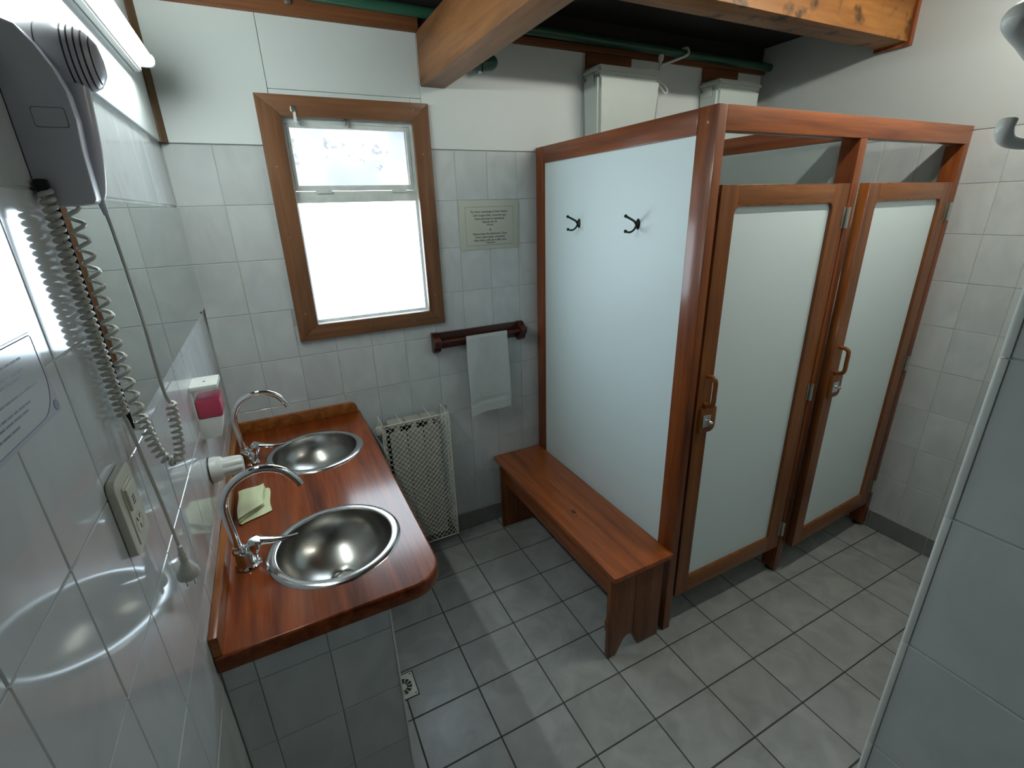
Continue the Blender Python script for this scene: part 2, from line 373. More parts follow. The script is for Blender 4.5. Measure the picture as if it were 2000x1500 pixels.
wl = struct('wall_left', box('wall_left', -0.15, -0.0018, YB-0.1, 0.1, -0.06, ZC, 'grout', bev=0))
HL = 0.1965
ZL = [0.0, 0.15]+[round(ZT-HL*k, 4) for k in range(8, -1, -1)]
tile_grid(wl, YZ(0), cuts(-2.28, -0.002, -0.03, 0.15), ZL, 'wall_tile', 0.0019, tilt=0.0022)
boards(wl, YZ(0), [(-1.22, -0.001, ZT+0.002, ZC), (-2.44, -1.22, ZT+0.002, ZC)])
wr = struct('wall_right', box('wall_right', XR+0.0018, XR+0.15, YS-0.05, 0.1, -0.06, ZC+0.5, 'grout', bev=0))
tile_grid(wr, YZn(XR), cuts(0.002, 1.92, 0.118, 0.15), ZJ, 'wall_tile', 0.0019, tilt=0.0016)
boards(wr, YZn(XR), [(0.0, 1.92, ZT+0.002, ZC+0.5)], 'plaster', 0.001)
we = struct('wall_entrance', box('wall_entrance', XS+0.0018, XS+0.12, YB, YS-0.0018, -0.06, ZC, 'grout', bev=0))
tile_grid(we, YZn(XS), cuts(-YS+0.0045, 2.62, -YS+0.1545, 0.15), [0.0, 0.12]+ZJ[1:], 'wall_tile', 0.0019, tilt=0.0016)
boards(we, YZn(XS), [(-YS, 3.3, ZT+0.002, ZC)], 'plaster', 0.001)
wf = struct('wall_front', box('wall_front', XS+0.12, XR+0.1, YS-0.12, YS-0.001, -0.06, ZC, 'plaster', bev=0))
wq = struct('wall_rear', box('wall_rear', -0.1, XS+0.1, YB-0.1, YB, -0.06, ZC, 'plaster', bev=0))
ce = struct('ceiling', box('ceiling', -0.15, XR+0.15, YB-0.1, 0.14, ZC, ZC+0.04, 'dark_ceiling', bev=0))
# corner profile of the entrance wall
t1 = struct('trim_1', thing('trim_1', 'pale tile edge profile on the near right wall corner', None))
for k in range(8, -1, -1):
    z1 = ZT-0.2*k; z0 = max(0.0, z1-0.2)
    prism('edge_piece', rrect(XS-0.0012, XS+0.012, YS-0.0058, YS+0.0035, (0, 0, 0.004, 0.004), 4), XY(0), z0+0.001, z1-0.001, 'trim_white', t1, bev=0.0008)
# skirting tiles
for nm, P, a, b, st in (('baseboard_back', XZ(0), 0.37, 1.45, 0.4139), ('baseboard_right', YZn(XR), 1.045, 1.92, 0.0)):
    bb = struct(nm, thing(nm, None, None)); tile_grid(bb, P, cuts(a, b, st+0.06, 0.25), [0.0, 0.102], 'skirting_tile', 0.003, tilt=0.001, off=0.0035)
    bm = bmesh.new(); add_box(bm, a, b, 0.0, 0.1035, -0.0015, 0.0045); bm.transform(P); from_bm('grout_bed', bm, 'grout', bb)
# timber corner strip above the tiling and wall plate
t2 = struct('trim_2', prism('trim_2', [(0.0, 0.0), (0.027, 0.0), (0.027, -0.012), (0.012, -0.027), (0.0, -0.027)], XY(0), ZT+0.002, ZC, 'trim_wood'))
t3 = struct('trim_3', thing('trim_3', None, None))
box('wall_plate', 0.0, 0.925, -0.032, 0.001, 2.325, 2.40, 'plate_wood', t3, bev=0.002)
box('wall_plate', 1.026, XR, -0.028, 0.001, 2.332, 2.358, 'plate_wood', t3, bev=0.002)
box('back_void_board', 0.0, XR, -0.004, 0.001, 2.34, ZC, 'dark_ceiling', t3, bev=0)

# ------------------------------------------------------------------ window
win = struct('window_1', thing('window_1', 'small window with brown timber casing and frosted lower pane', None))
CO = (0.312, 0.944, 1.186, 2.086)
def casing(a, b, c, d, name, mat):
    return prism('casing', [a, b, c, d], XZ(0), 0.0, 0.018, mat, win, bev=0.0015)
i0, i1, j0, j1 = WO
i0 += 0.003; i1 -= 0.003
casing((CO[0], CO[2]), (i0, j0), (i0, j1), (CO[0], CO[3]), 'l', 'casing_wood_z'); casing((CO[1], CO[2]), (CO[1], CO[3]), (i1, j1), (i1, j0), 'r', 'casing_wood_z')
casing((CO[0], CO[3]), (i0, j1), (i1, j1), (CO[1], CO[3]), 't', 'casing_wood_x'); casing((CO[0], CO[2]), (CO[1], CO[2]), (i1, j0), (i0, j0), 'b', 'casing_wood_x')
fr = plate('window_frame', rrect(WO[0], WO[1], WO[2], WO[3], 0), [rrect(0.398, 0.866, 1.262, 1.723, 0), rrect(0.398, 0.866, 1.765, 2.004, 0)], 0.05, 'window_paint', XZ(0.045), win)
sash = plate('hopper_sash', rrect(0.399, 0.865, 1.767, 2.003, 0), [rrect(0.412, 0.852, 1.786, 1.988, 0)], 0.022, 'window_paint', XZ(0.030), win, bev=0.002)
box('pane', 0.405, 0.858, 0.029, 0.032, 1.78, 1.995, 'sky_toned_dirty_glass', sash, bev=0)
box('pane', 0.394, 0.870, 0.050, 0.054, 1.258, 1.727, 'frosted_daylight', win, bev=0)
box('glazing_bead', 0.398, 0.866, 0.022, 0.046, 1.723, 1.732, 'window_paint', win, bev=0.001)
for x in (0.47, 0.77): box('hinge', x, x+0.06, 0.012, 0.022, 1.757, 1.771, 'window_paint', win, bev=0.002)
lt = prism('latch', rrect(0.424, 0.442, 2.030, 2.052, 0.006), XZ(-0.018), 0, 0.004, 'nickel', win, bev=0.001)
box('latch_arm', 0.431, 0.441, -0.022, 0.0, 1.998, 2.034, 'white_plastic', lt, bev=0.002)
box('catch', 0.612, 0.624, -0.002, 0.020, 1.994, 2.016, 'nickel', win, bev=0.002)
def screw(x, z, y, parent, r=0.004): lathe('screw', [(0, 0.0012), (r*0.8, 0.001), (r, 0)], 'dull_brass', parent, 10, XZ(y) @ Matrix.Translation((x, z, 0)))
for (x, z) in ((0.345, 1.85), (0.345, 1.60), (0.35, 1.30), (0.905, 1.90), (0.905, 1.32), (0.60, 1.215), (0.80, 1.215), (0.88, 2.06)): screw(x, z, -0.018, win)

# ------------------------------------------------------------------ ceiling timbers and pipes
b1 = box('ceiling_beam', 0.922, 1.026, -3.0, 0.0, 2.146, 2.33, 'beam_wood_y', bev=0.004); tag(b1, 'brown timber ceiling beam running from above the window towards the viewer', 'beam')
b2 = thing('ceiling_beam', 'orange-brown mould-stained ceiling beam above the stalls, meeting the right wall', 'beam')
box('beam_timber', 1.03, XR-0.022, -0.73, -0.605, 2.303, 2.60, 'beam_wood_x', b2, bev=0.004)
box('end_cleat', XR-0.024, XR-0.0005, -0.742, -0.598, 2.288, 2.62, 'stall_wood_z', b2, bev=0.003)
pz = lambda x: 2.388 - 0.010*x
pp = tube('water_pipe', [(0.25, -0.055, pz(0.25)), (0.95, -0.055, pz(0.95)), (1.7, -0.055, pz(1.7)), (2.4, -0.055, pz(2.4)), (XR-0.003, -0.055, pz(2.9))], 0.019, 'green_pipe', n=16)
tag(pp, 'long green water pipe running along the top of the back wall', 'pipe')
el = thing('pipe_elbow', 'short green pipe end with an elbow poking out beside the ceiling beam', 'pipe')
tube('stub', [(1.03, -0.05, 2.212), (1.20, -0.05, 2.236)], 0.019, 'green_pipe', el, 14)
tube('elbow', spline([(1.17, -0.05, 2.232), (1.205, -0.05, 2.24), (1.225, -0.04, 2.246), (1.232, 0.0, 2.25)], 6), 0.026, 'green_pipe', el, 14)
tube('thread', [(1.155, -0.05, 2.206), (1.17, -0.05, 2.208)], 0.008, 'nickel', el, 8)
cl = tube('pipe_strap', spline([(2.15, -0.03, 2.315), (2.21, -0.06, 2.335), (2.265, -0.082, 2.358), (2.27, -0.07, 2.387), (2.262, -0.045, 2.389)], 8), 0.006, 'white_plastic', n=8)
tag(cl, 'white plastic strap looped over the green water pipe', 'strap')
clip_ = box('pipe_bracket', 0.462, 0.482, -0.040, -0.031, 2.352, 2.40, 'nickel', bev=0.003); tag(clip_, 'small metal pipe bracket on the timber plate above the window', 'bracket')

# ------------------------------------------------------------------ cisterns
def cistern(x0, x1, y1, ztop, lab):
    c = thing('toilet_cistern', lab, 'cistern', 'high level cisterns above the stalls')
    xm = (x0+x1)/2
    bm = bmesh.new(); v = add_box(bm, x0, x1, -y1, -0.004, 1.70, ztop-0.035)
    for q in v[:4]: q.co.x = xm + (q.co.x-xm)*0.84; q.co.y = q.co.y*0.82 if q.co.y < -0.05 else q.co.y
    bmesh.ops.bevel(bm, geom=list(bm.edges), offset=0.014, segments=4, affect='EDGES'); from_bm('tank', bm, 'cistern_plastic', c, True)
    bm = bmesh.new(); add_box(bm, x0-0.004, x1+0.004, -y1-0.005, -0.004, ztop-0.036, ztop)
    bmesh.ops.bevel(bm, geom=list(bm.edges), offset=0.012, segments=4, affect='EDGES'); from_bm('lid', bm, 'cistern_plastic', c, True)
    box('side_plate', x0-0.006, x0-0.002, -y1*0.72, -y1*0.35, ztop-0.075, ztop-0.03, 'cistern_plastic', c, bev=0.002)
    tube('overflow_pipe', spline([(x1-0.01, -0.07, ztop-0.06), (x1+0.03, -0.07, ztop-0.065), (x1+0.05, -0.06, ztop-0.11), (x1+0.05, -0.05, ztop-0.22)], 6), 0.006, 'cistern_plastic', c, 8)
    return c
cistern(1.70, 2.06, 0.135, 2.262, 'white plastic cistern on the back wall above the nearer stall')
cistern(2.44, 2.755, 0.135, 2.262, 'white plastic cistern on the back wall, close to the right wall')
for (a, b, s) in ((1.712, 1.968, 'brown timber board behind the top of the nearer cistern'), (2.45, 2.70, 'brown timber board behind the cistern nearest the right wall')):
    o = box('backing_board', a, b, -0.024, -0.007, 2.255, 2.331, 'plate_wood', bev=0.002); tag(o, s, 'board')
pc = thing('pull_cord', 'white pull cord with a looped end hanging beside the nearer cistern', 'cord')
lathe('cord_holder', [(0, 0.012), (0.010, 0.011), (0.014, 0.004), (0.012, -0.012), (0.006, -0.02), (0, -0.021)], 'white_plastic', pc, 14, Matrix.Translation((2.115, -0.06, 2.338)))
tube('string', spline([(2.115, -0.06, 2.32), (2.108, -0.06, 2.28), (2.100, -0.062, 2.245), (2.115, -0.064, 2.232), (2.145, -0.07, 2.218), (2.160, -0.072, 2.196), (2.148, -0.068, 2.190), (2.122, -0.064, 2.212), (2.100, -0.062, 2.238)], 8), 0.004, 'white_plastic', pc, 8)

# ------------------------------------------------------------------ toilet stalls
st = thing('toilet_stall', 'pair of toilet stalls with reddish timber frame, white panels and two doors', 'stall')
XC, YD, HS, RB = 1.448, -1.04, 1.938, 1.871
box('post', XC, XC+0.036, YD, YD+0.075, 0.0, HS, 'stall_wood_z', st, bev=0.0025)
box('post', XC, XC+0.036, -0.072, -0.0065, 0.0, HS-0.001, 'stall_wood_z', st, bev=0.0025)
box('post', 2.145, 2.186, YD, YD+0.066, 0.02, RB, 'stall_wood_z', st, bev=0.0025)
box('post', 2.866, XR-0.001, YD, YD+0.066, 0.02, RB, 'stall_wood_z', st, bev=0.0025)
box('top_rail', XC+0.036, XR-0.001, YD, YD+0.042, RB, HS, 'stall_wood_x', st, bev=0.0025)
box('top_rail', XC, XC+0.036, YD+0.075, -0.072, RB-0.003, HS-0.001, 'stall_wood_y', st, bev=0.0025)
box('top_rail', 2.148, 2.184, YD+0.042, -0.0065, RB, HS-0.001, 'stall_wood_y', st, bev=0.0025)
box('bottom_rail', XC, XC+0.036, YD+0.075, -0.072, 0.10, 0.17, 'stall_wood_y', st, bev=0.0025)
box('side_panel', XC+0.011, XC+0.024, YD+0.070, -0.068, 0.16, RB, 'laminate', st, bev=0)
box('divider_panel', 2.158, 2.172, YD+0.06, -0.0065, 0.12, RB, 'laminate', st, bev=0)
for (x, y) in ((2.165, YD+0.033), (2.885, YD+0.033)): lathe('foot', [(0, 0), (0.018, 0), (0.018, 0.008), (0.01, 0.022)], 'black', st, 14, Matrix.Translation((x, y, 0)))
lathe('screw', [(0, .001), (.004, .001), (.005, 0)], 'dull_brass', st, 10, YZn(XC) @ Matrix.Translation((1.006, 1.895, 0)))
lathe('screw', [(0, .0005), (.003, .0005), (.003, 0)], 'black', st, 8, YZn(XC) @ Matrix.Translation((1.010, 1.918, 0)))
def door(x0, x1, z0, z1, ajar, left_inner):
    """hinged on the right edge x1; built in local space with the hinge line at the origin"""
    d = plate('door', rrect(x0-x1, 0, z0, z1, 0), [rrect(x0-x1+0.066, -0.080, z0+0.078, z1-0.064, (0.004, 0.004, 0.022, 0.022))], 0.036, 'door_wood_z', axes((0, 0.018, 0), (1,0,0), (0,0,1), (0,-1,0)), st, bev=0.002)
    d.matrix_local = Matrix.Translation((x1, YD, 0)) @ Matrix.Rotation(ajar, 4, 'Z')
    W = x1-x0
    def L(o): o.parent = d; return o
    L(box('door_panel', -W+0.058, -0.072, 0.012, 0.022, z0+0.07, z1-0.056, 'laminate', bev=0))
    # rails of horizontal grain laid between the stiles
    L(box('door_rail', -W+0.075, -0.085, -0.0006, 0.0006, z1-0.058, z1-0.004, 'door_wood_x', bev=0.0004))
    L(box('door_rail', -W+0.069, -0.083, -0.0006, 0.0006, z0+0.004, z0+0.074, 'door_wood_x', bev=0.0004))
    hx = -W+0.036
    L(tube('handle', spline([(hx, 0.0, 1.118), (hx, -0.022, 1.118), (hx, -0.035, 1.106), (hx, -0.036, 1.066), (hx, -0.035, 1.026), (hx, -0.022, 1.014), (hx, 0.0, 1.014)], 6), 0.008, 'door_wood_z', n=10))
    lb = L(prism('lock_block', rrect(-W+0.014, -W+0.088, 0.905, 1.002, (0, 0.022, 0.012, 0)), XZ(0), 0.0, 0.012, 'door_wood_z', bev=0.0015))
    lk = L(box('lock', -W+0.020, -W+0.058, -0.017, -0.011, 0.930, 0.975, 'chrome', bev=0.0015))
    L(tube('lock_knob', [(-W+0.042, -0.016, 0.952), (-W+0.042, -0.026, 0.952), (-W+0.050, -0.030, 0.948)], 0.0055, 'chrome', n=10))
    for hz in (1.613, 0.937, 0.259):
        L(tube('hinge', [(0.004, -0.008, hz-0.036), (0.004, -0.008, hz+0.036)], 0.0062, 'nickel', n=12))
        L(box('hinge_leaf', -0.014, 0.004, -0.0025, 0.0, hz-0.036, hz+0.036, 'nickel', bev=0.0006))
    return d
door(1.497, 2.139, 0.156, 1.728, 0.0, 0)
d2 = door(2.200, 2.862, 0.150, 1.728, math.radians(2.7), 0)

# black double coat hooks on the stall panel
def dhook(y, z, lab):
    h = thing('coat_hook', lab, 'hook', 'black coat hooks on the stall panel')
    P = YZn(XC+0.011)
    lathe('back_plate', [(0, 0.007), (0.008, 0.0065), (0.012, 0.004), (0.0155, 0.0)], 'black_iron', h, 24, P @ Matrix.Translation((-y, z, 0)) @ Matrix.Diagonal((0.75, 1.25, 1, 1)))
    x = XC+0.006
    a = tube('upper_prong', spline([(x, y, z-0.004), (x-0.012, y, z+0.010), (x-0.032, y, z+0.020), (x-0.052, y, z+0.029)], 5), [0.0042]*15+[0.0035], 'black_iron', h, 8)
    b = tube('lower_prong', spline([(x, y, z+0.004), (x-0.008, y, z-0.014), (x-0.022, y, z-0.024), (x-0.036, y, z-0.026), (x-0.050, y, z-0.022)], 5), 0.0038, 'black_iron', h, 8)
    for p, q in ((a, (x-0.052, y, z+0.029)), (b, (x-0.050, y, z-0.022))):
        lathe('knob_end', [(0, -0.0065), (0.0045, -0.0045), (0.0065, 0), (0.0045, 0.0045), (0, 0.0065)], 'black_iron', p, 12, Matrix.Translation(q))
dhook(-0.352, 1.612, 'black double coat hook on the white stall panel, the one nearer the back wall')
dhook(-0.722, 1.614, 'black double coat hook on the white stall panel, the one nearer the corner post')

# ------------------------------------------------------------------ bench
be = thing('wooden_bench', 'low brown wooden bench against the white stall panel', 'bench')
ZB = 0.408
seat = prism('seat', rrect(1.162, XC-0.002, -1.056, -0.008, (0.003, 0.003, 0, 0), 2), XY(0), ZB-0.020, ZB, 'bench_wood_y', be, bev=0.002)
for (x, y, r) in ((1.262, -0.640, 0.011), (1.255, -0.672, 0.0035), (1.244, -0.655, 0.0025)): lathe('knot', [(0, 0.0004), (r*0.9, 0.0004), (r, 0)], 'rack_wood', seat, 12, Matrix.Translation((x, y, ZB)) @ Matrix.Diagonal((0.8, 1.5, 1, 1)))
box('apron', 1.185, 1.203, -1.018, -0.085, 0.275, ZB-0.020, 'bench_wood_y', be, bev=0.0015)
def bench_end(y0, y1):
    T = ZB-0.0205
    prism('end_board', [(1.160, 0), (1.198, 0), (1.236, 0.070), (1.256, 0.082), (1.2795, 0.074), (1.2795, T), (1.160, T)], XZ(0), -y1, -y0, 'bench_wood_z', be, bev=0.0012)
    prism('end_board', [(1.2815, 0.068), (1.312, 0.0), (1.415, 0), (1.415, T), (1.2815, T)], XZ(0), -y1, -y0, 'bench_wood_z', be, bev=0.0012)
bench_end(-1.040, -1.020)
box('end_board', 1.160, 1.415, -0.100, -0.080, 0.0, ZB-0.0205, 'bench_wood_z', be, bev=0.0012)
box('bracket', 1.150, 1.1598, -1.040, -1.024, 0.145, 0.195, 'bench_wood_z', be, bev=0.002)

# ------------------------------------------------------------------ vanity
CZ = 0.83; CT = 0.043; CX, CY = 0.505, -1.19
BAS = [(0.277, -0.922), (0.283, -0.322)]
ped = thing('tiled_pedestal', 'grey-white tiled end wall carrying the wooden counter', 'pedestal')
PX, PY = 0.362, -1.176
bm = bmesh.new(); add_box(bm, 0.001, PX-0.0025, PY+0.0025, PY+0.086, 0.0, CZ-CT); from_bm('render_coat', bm, 'grout', ped)
tile_grid(ped, axes((0, PY+0.0885, 0), (-1,0,0), (0,0,1), (0,1,0)), [-PX+0.003, -0.214, -0.064, -0.002], [0.0, 0.12, 0.32, 0.52, 0.72, CZ-CT], 'wall_tile', 0.0019)
tile_grid(ped, XZ(PY), [0.002, 0.064, 0.214, PX-0.003], [0.0, 0.12, 0.32, 0.52, 0.72, CZ-CT], 'wall_tile', 0.0019, tilt=0.0012)
tile_grid(ped, YZ(PX), [PY+0.004, PY+0.086], [0.0, 0.12, 0.32, 0.52, 0.72, CZ-CT], 'wall_tile', 0.0019, tilt=0.0012)
prism('edge_profile', rrect(PX-0.004, PX+0.001, PY-0.001, PY+0.004, (0, 0.002, 0, 0), 3), XY(0), 0.0, CZ-CT, 'trim_white', ped)
co = thing('vanity_counter', 'varnished reddish wooden counter with two round basin cut-outs', 'counter')
outer = rrect(0.001, CX, CY, -0.001, (0.004, 0.085, 0.004, 0.004), 12)
circ = lambda c, r, n=48: [(c[0]+r*math.cos(2*math.pi*k/n), c[1]+r*math.sin(2*math.pi*k/n)) for k in range(n)]
plate('worktop', outer, [circ(c, 0.158) for c in BAS], CT, 'counter_wood', XY(CZ-CT/2), co, bev=0.005)
box('backsplash', 0.0005, 0.018, CY+0.004, -0.0005, CZ, CZ+0.050, 'splash_wood', co, bev=0.003)
prism('backsplash', rrect(0.018, 0.492, CZ, CZ+0.050, (0, 0, 0.024, 0), 6), XZ(0), 0.0005, 0.020, 'splash_wood', co, bev=0.003)
def basin(c, lab):
    b = thing('steel_basin', lab, 'basin', 'round steel basins set in the counter')
    P = Matrix.Translation((c[0], c[1], CZ))
    lathe('rim', [(0.1495, 0.0), (0.1510, 0.0045), (0.155, 0.0060), (0.167, 0.0050), (0.1735, 0.0025), (0.1755, 0.0002), (0.1505, -0.002)], 'steel_rim', b, 72, P, closed_prof=True)
    prof = [(0.1505*math.cos(t), 0.002-0.122*math.sin(t)**0.92) for t in [i*math.pi/2/22 for i in range(0, 20)]]
    prof = [(r, h) for r, h in prof if r > 0.024]+[(0.024, -0.121), (0.022, -0.124), (0.0, -0.124)]
    lathe('bowl', prof, 'steel', b, 72, P)
    lathe('plughole', [(0.0, -0.1232), (0.012, -0.1230), (0.017, -0.1222), (0.021, -0.1232), (0.021, -0.1240)], 'steel', b, 24, P)
basin(BAS[0], 'round stainless steel basin nearer the front end of the counter')
basin(BAS[1], 'round stainless steel basin nearer the back wall')
def faucet(x, y, lab):
    f = thing('gooseneck_faucet', lab, 'faucet', 'chrome faucets on the counter')
    z = CZ
    lathe('base', [(0, 0.0), (0.030, 0.0), (0.031, 0.004), (0.027, 0.008), (0.0255, 0.012), (0.0255, 0.040), (0.022, 0.048), (0, 0.050)], 'chrome', f, 28, Matrix.Translation((x, y, z)))
    px = x-0.012
    pts = [(px, y, z+0.035), (px-0.003, y, z+0.09), (px-0.007, y, z+0.15), (px-0.004, y, z+0.195), (px+0.018, y, z+0.235), (px+0.055, y, z+0.258), (px+0.098, y, z+0.262), (px+0.138, y, z+0.243), (px+0.162, y, z+0.212), (px+0.170, y, z+0.194)]
    tube('spout', spline(pts, 6), 0.0098, 'chrome', f, 16)
    lathe('collar', [(0.0, 0), (0.0165, 0), (0.0165, 0.008), (0.0135, 0.012), (0.0135, 0.02), (0, 0.021)], 'chrome', f, 24, Matrix.Translation((px, y, z+0.043)))
    ax = Vector((0.42, -0.03, 0.9)).normalized(); q = ax.to_track_quat('Z', 'Y').to_matrix().to_4x4()
    lv = lathe('lever_body', [(0, 0.0), (0.0145, 0.0), (0.0150, 0.034), (0.0185, 0.037), (0.0185, 0.046), (0.015, 0.052), (0, 0.054)], 'chrome', f, 24, Matrix.Translation((x+0.010, y-0.002, z+0.026)) @ q)
    t = Vector((x+0.010, y-0.002, z+0.026)) + ax*0.047
    bm = bmesh.new(); rings = []
    for i in range(9):
        s = i/8; c = t + Vector((0.010+0.088*s, 0.004*s, -0.004-0.016*s-0.006*math.sin(s*3.1))); wd = 0.015*(1-s)**1.5+0.0055; th = 0.006*(1-s)+0.0022
        rings.append([bm.verts.new(c+Vector((0, wd*math.cos(a), th*math.sin(a)))) for a in [2*math.pi*k/10 for k in range(10)]])
    for A, B in zip(rings, rings[1:]):
        for k in range(10): bm.faces.new((A[k], A[(k+1)%10], B[(k+1)%10], B[k]))
    bm.faces.new(rings[0]); bm.faces.new(rings[-1]); from_bm('lever_handle', bm, 'chrome', lv, True)
faucet(0.062, -0.905, 'chrome gooseneck faucet serving the basin at the front end of the counter')
faucet(0.062, -0.300, 'chrome gooseneck faucet near the back wall, below the soap dispenser')
# folded cloth
cd = thing('folded_cloth', 'folded pale yellow cleaning cloth on the counter', 'cloth')
def cloth_layer(z0, pts, th, wob, nm):
    bm = bmesh.new(); n = 14; V = []
    A, B, C_, D = [Vector(p+(0,)) for p in pts]
    for s in (0, 1):
        L = []
        for i in range(n+1):
            for j in range(n+1):
                u, v = i/n, j/n; p = A*(1-u)*(1-v)+B*u*(1-v)+C_*u*v+D*(1-u)*v
                e = min(u, 1-u, v, 1-v); rnd = th*(0.5*(1-min(1, e*7))**2)
                z = z0 + (th-rnd if s else rnd) + wob*(math.sin(u*5+1)*math.cos(v*4)*0.5+0.5)
                L.append(bm.verts.new((p.x+0.002*math.sin(v*7), p.y+0.002*math.sin(u*6), z)))
        V.append(L)
    ix = lambda i, j: i*(n+1)+j
    for s in (0, 1):
        for i in range(n):
            for j in range(n): bm.faces.new([V[s][k] for k in (ix(i,j), ix(i+1,j), ix(i+1,j+1), ix(i,j+1))])
    for i in range(n):
        for (a, b) in ((ix(i,0), ix(i+1,0)), (ix(i,n), ix(i+1,n)), (ix(0,i), ix(0,i+1)), (ix(n,i), ix(n,i+1))): bm.faces.new((V[0][a], V[0][b], V[1][b], V[1][a]))
    from_bm(nm, bm, 'yellow_cloth', cd, True)
cloth_layer(CZ+0.0005, [(0.034, -0.545), (0.118, -0.520), (0.122, -0.672), (0.034, -0.712)], 0.005, 0.0, 'lower_fold')
cloth_layer(CZ+0.006, [(0.032, -0.540), (0.106, -0.520), (0.102, -0.640), (0.034, -0.705)], 0.007, 0.002, 'middle_fold')
cloth_layer(CZ+0.0145, [(0.030, -0.535), (0.104, -0.515), (0.100, -0.645), (0.033, -0.700)], 0.006, 0.003, 'upper_fold')

# ------------------------------------------------------------------ left wall fittings
mi = thing('wall_mirror', 'frameless rectangular wall mirror above the counter', 'mirror')
box('mirror_gap_shade', 0.0005, 0.0062, -1.203, -0.004, 1.362, 1.716, 'black', mi, bev=0)  # black slab paints the shadowed gap between mirror edge and wall
box('mirror_face', 0.0062, 0.0066, -1.2025, -0.0045, 1.3625, 1.7155, 'mirror', mi, bev=0)
box('clip', 0.0005, 0.0105, -1.200, -1.188, 1.356, 1.370, 'chrome', mi, bev=0.001); box('clip', 0.0005, 0.0105, -0.118, -0.106, 1.356, 1.368, 'chrome', mi, bev=0.001)
# soap dispenser
so = thing('soap_dispenser', 'wall soap dispenser with pink liquid in a clear tank and white lid', 'dispenser')
box('backplate', 0.0005, 0.003, -0.668, -0.575, 1.105, 1.258, 'white_plastic', so, bev=0.003)
box('lid', 0.0005, 0.066, -0.670, -0.573, 1.243, 1.258, 'white_plastic', so, bev=0.004)
box('tank', 0.003, 0.063, -0.667, -0.576, 1.163, 1.243, 'clear_plastic', so, bev=0.004)
box('liquid', 0.0042, 0.0622, -0.6660, -0.5770, 1.1645, 1.214, 'liquid_soap', so, bev=0.003)
prism('push_body', [(0.002, 1.100), (0.046, 1.104), (0.060, 1.163), (0.002, 1.163)], axes((0,0,0), (1,0,0), (0,0,1), (0,-1,0)), 0.578, 0.665, 'white_plastic', so, bev=0.004)
box('lock_dot', 0.030, 0.035, -0.630, -0.625, 1.258, 1.2588, 'black', so, bev=0)
# fluted plastic tap knob
kn = thing('wall_tap_knob', 'white fluted plastic valve knob sticking out of the left wall', 'knob')
PK = axes((0, -0.690, 1.018), (0,1,0), (0,0,1), (1,0,0))
lathe('wall_ring', [(0, 0.0005), (0.037, 0.0005), (0.037, 0.003), (0.0, 0.003)], 'black', kn, 32, PK)
lathe('shroud', [(0.0, 0.003), (0.036, 0.003), (0.036, 0.012), (0.033, 0.03), (0.030, 0.034), (0, 0.034)], 'white_plastic', kn, 40, PK)
lathe('fluted_grip', [(0.0, 0.030), (0.029, 0.030), (0.030, 0.04), (0.028, 0.07), (0.026, 0.079), (0.020, 0.083), (0.0, 0.083)], 'white_plastic', kn, 64, PK, mod=lambda t, h: 1-0.13*(1-abs(math.cos(t*math.pi*8))) if h > 0.034 else 1)
# switch and socket plate
sw = thing('socket_plate', 'cream switch and socket plate on the left wall', 'socket')
prism('cover', rrect(-1.383, -1.300, 1.230, 1.352, 0.014, 5), YZ(0), 0.0005, 0.011, 'cream_plastic', sw, bev=0.0025)
prism('module_frame', rrect(-1.364, -1.318, 1.240, 1.334, 0.004, 3), YZ(0), 0.011, 0.0125, 'cream_plastic', sw, bev=0.0006)
prism('rocker', [(-1.361, 1.296), (-1.321, 1.296), (-1.321, 1.330), (-1.361, 1.330)], YZ(0), 0.012, 0.0165, 'cream_plastic', sw, bev=0.0015)
for k in range(3): box('rocker_groove', 0.0163, 0.0170, -1.352, -1.342, 1.302+0.005*k, 1.304+0.005*k, 'ink', sw, bev=0)
for (dy, dz, a) in ((-0.006, 0.006, 0.5), (0.006, 0.006, -0.5), (0.0, -0.008, 0.0)):
    M_ = YZ(0.0127) @ Matrix.Translation((-1.341+dy, 1.268+dz, 0)) @ Matrix.Rotation(a, 4, 'Z')
    prism('socket_slot', [(-0.001, -0.0035), (0.001, -0.0035), (0.001, 0.0035), (-0.001, 0.0035)], M_, -0.001, 0.0003, 'black', sw)
lathe('socket_face', [(0.0150, 0), (0.0155, 0.0008), (0.0165, 0.0008), (0.017, 0)], 'cream_plastic', sw, 24, YZ(0.0123) @ Matrix.Translation((-1.341, 1.267, 0)))

# hair dryer
hd = thing('hair_dryer', 'grey wall-mounted hair dryer with coiled cords and hanging plug', 'hair dryer')
MH = axes((0, 0, 0), (1,0,0), (0,0,1), (0,-1,0))
hp = [(0.0005, 1.733), (0.008, 1.708), (0.016, 1.701), (0.056, 1.704), (0.060, 1.710), (0.061, 1.766), (0.0645, 1.805), (0.0635, 1.836), (0.057, 1.862), (0.046, 1.886), (0.034, 1.905), (0.0005, 1.918)]
ho = prism('holder', hp, MH, 1.224, 1.250, 'grey_plastic', hd, bev=0.003)
prism('cradle', [(0.0005, 1.712), (0.040, 1.708), (0.044, 1.72), (0.044, 1.80), (0.036, 1.835), (0.0005, 1.84)], MH, 1.155, 1.2245, 'grey_plastic', ho, bev=0.004)
prism('label_recess', rrect(0.022, 0.056, 1.795, 1.818, 0.003, 3), MH, 1.2500, 1.2504, 'ink_blue', ho)
prism('label_plate', rrect(0.0228, 0.0552, 1.7958, 1.8172, 0.003, 3), MH, 1.2502, 1.2508, 'grey_plastic', ho)
box('cord_grommet', 0.004, 0.017, -1.262, -1.250, 1.716, 1.735, 'black', ho, bev=0.003)
hs_ = thing('handset', None, None); hs_.parent = hd
PA = axes((0.017, -1.184, 1.886), (0, 1, 0), (0, 0, 1), (1, 0, 0))
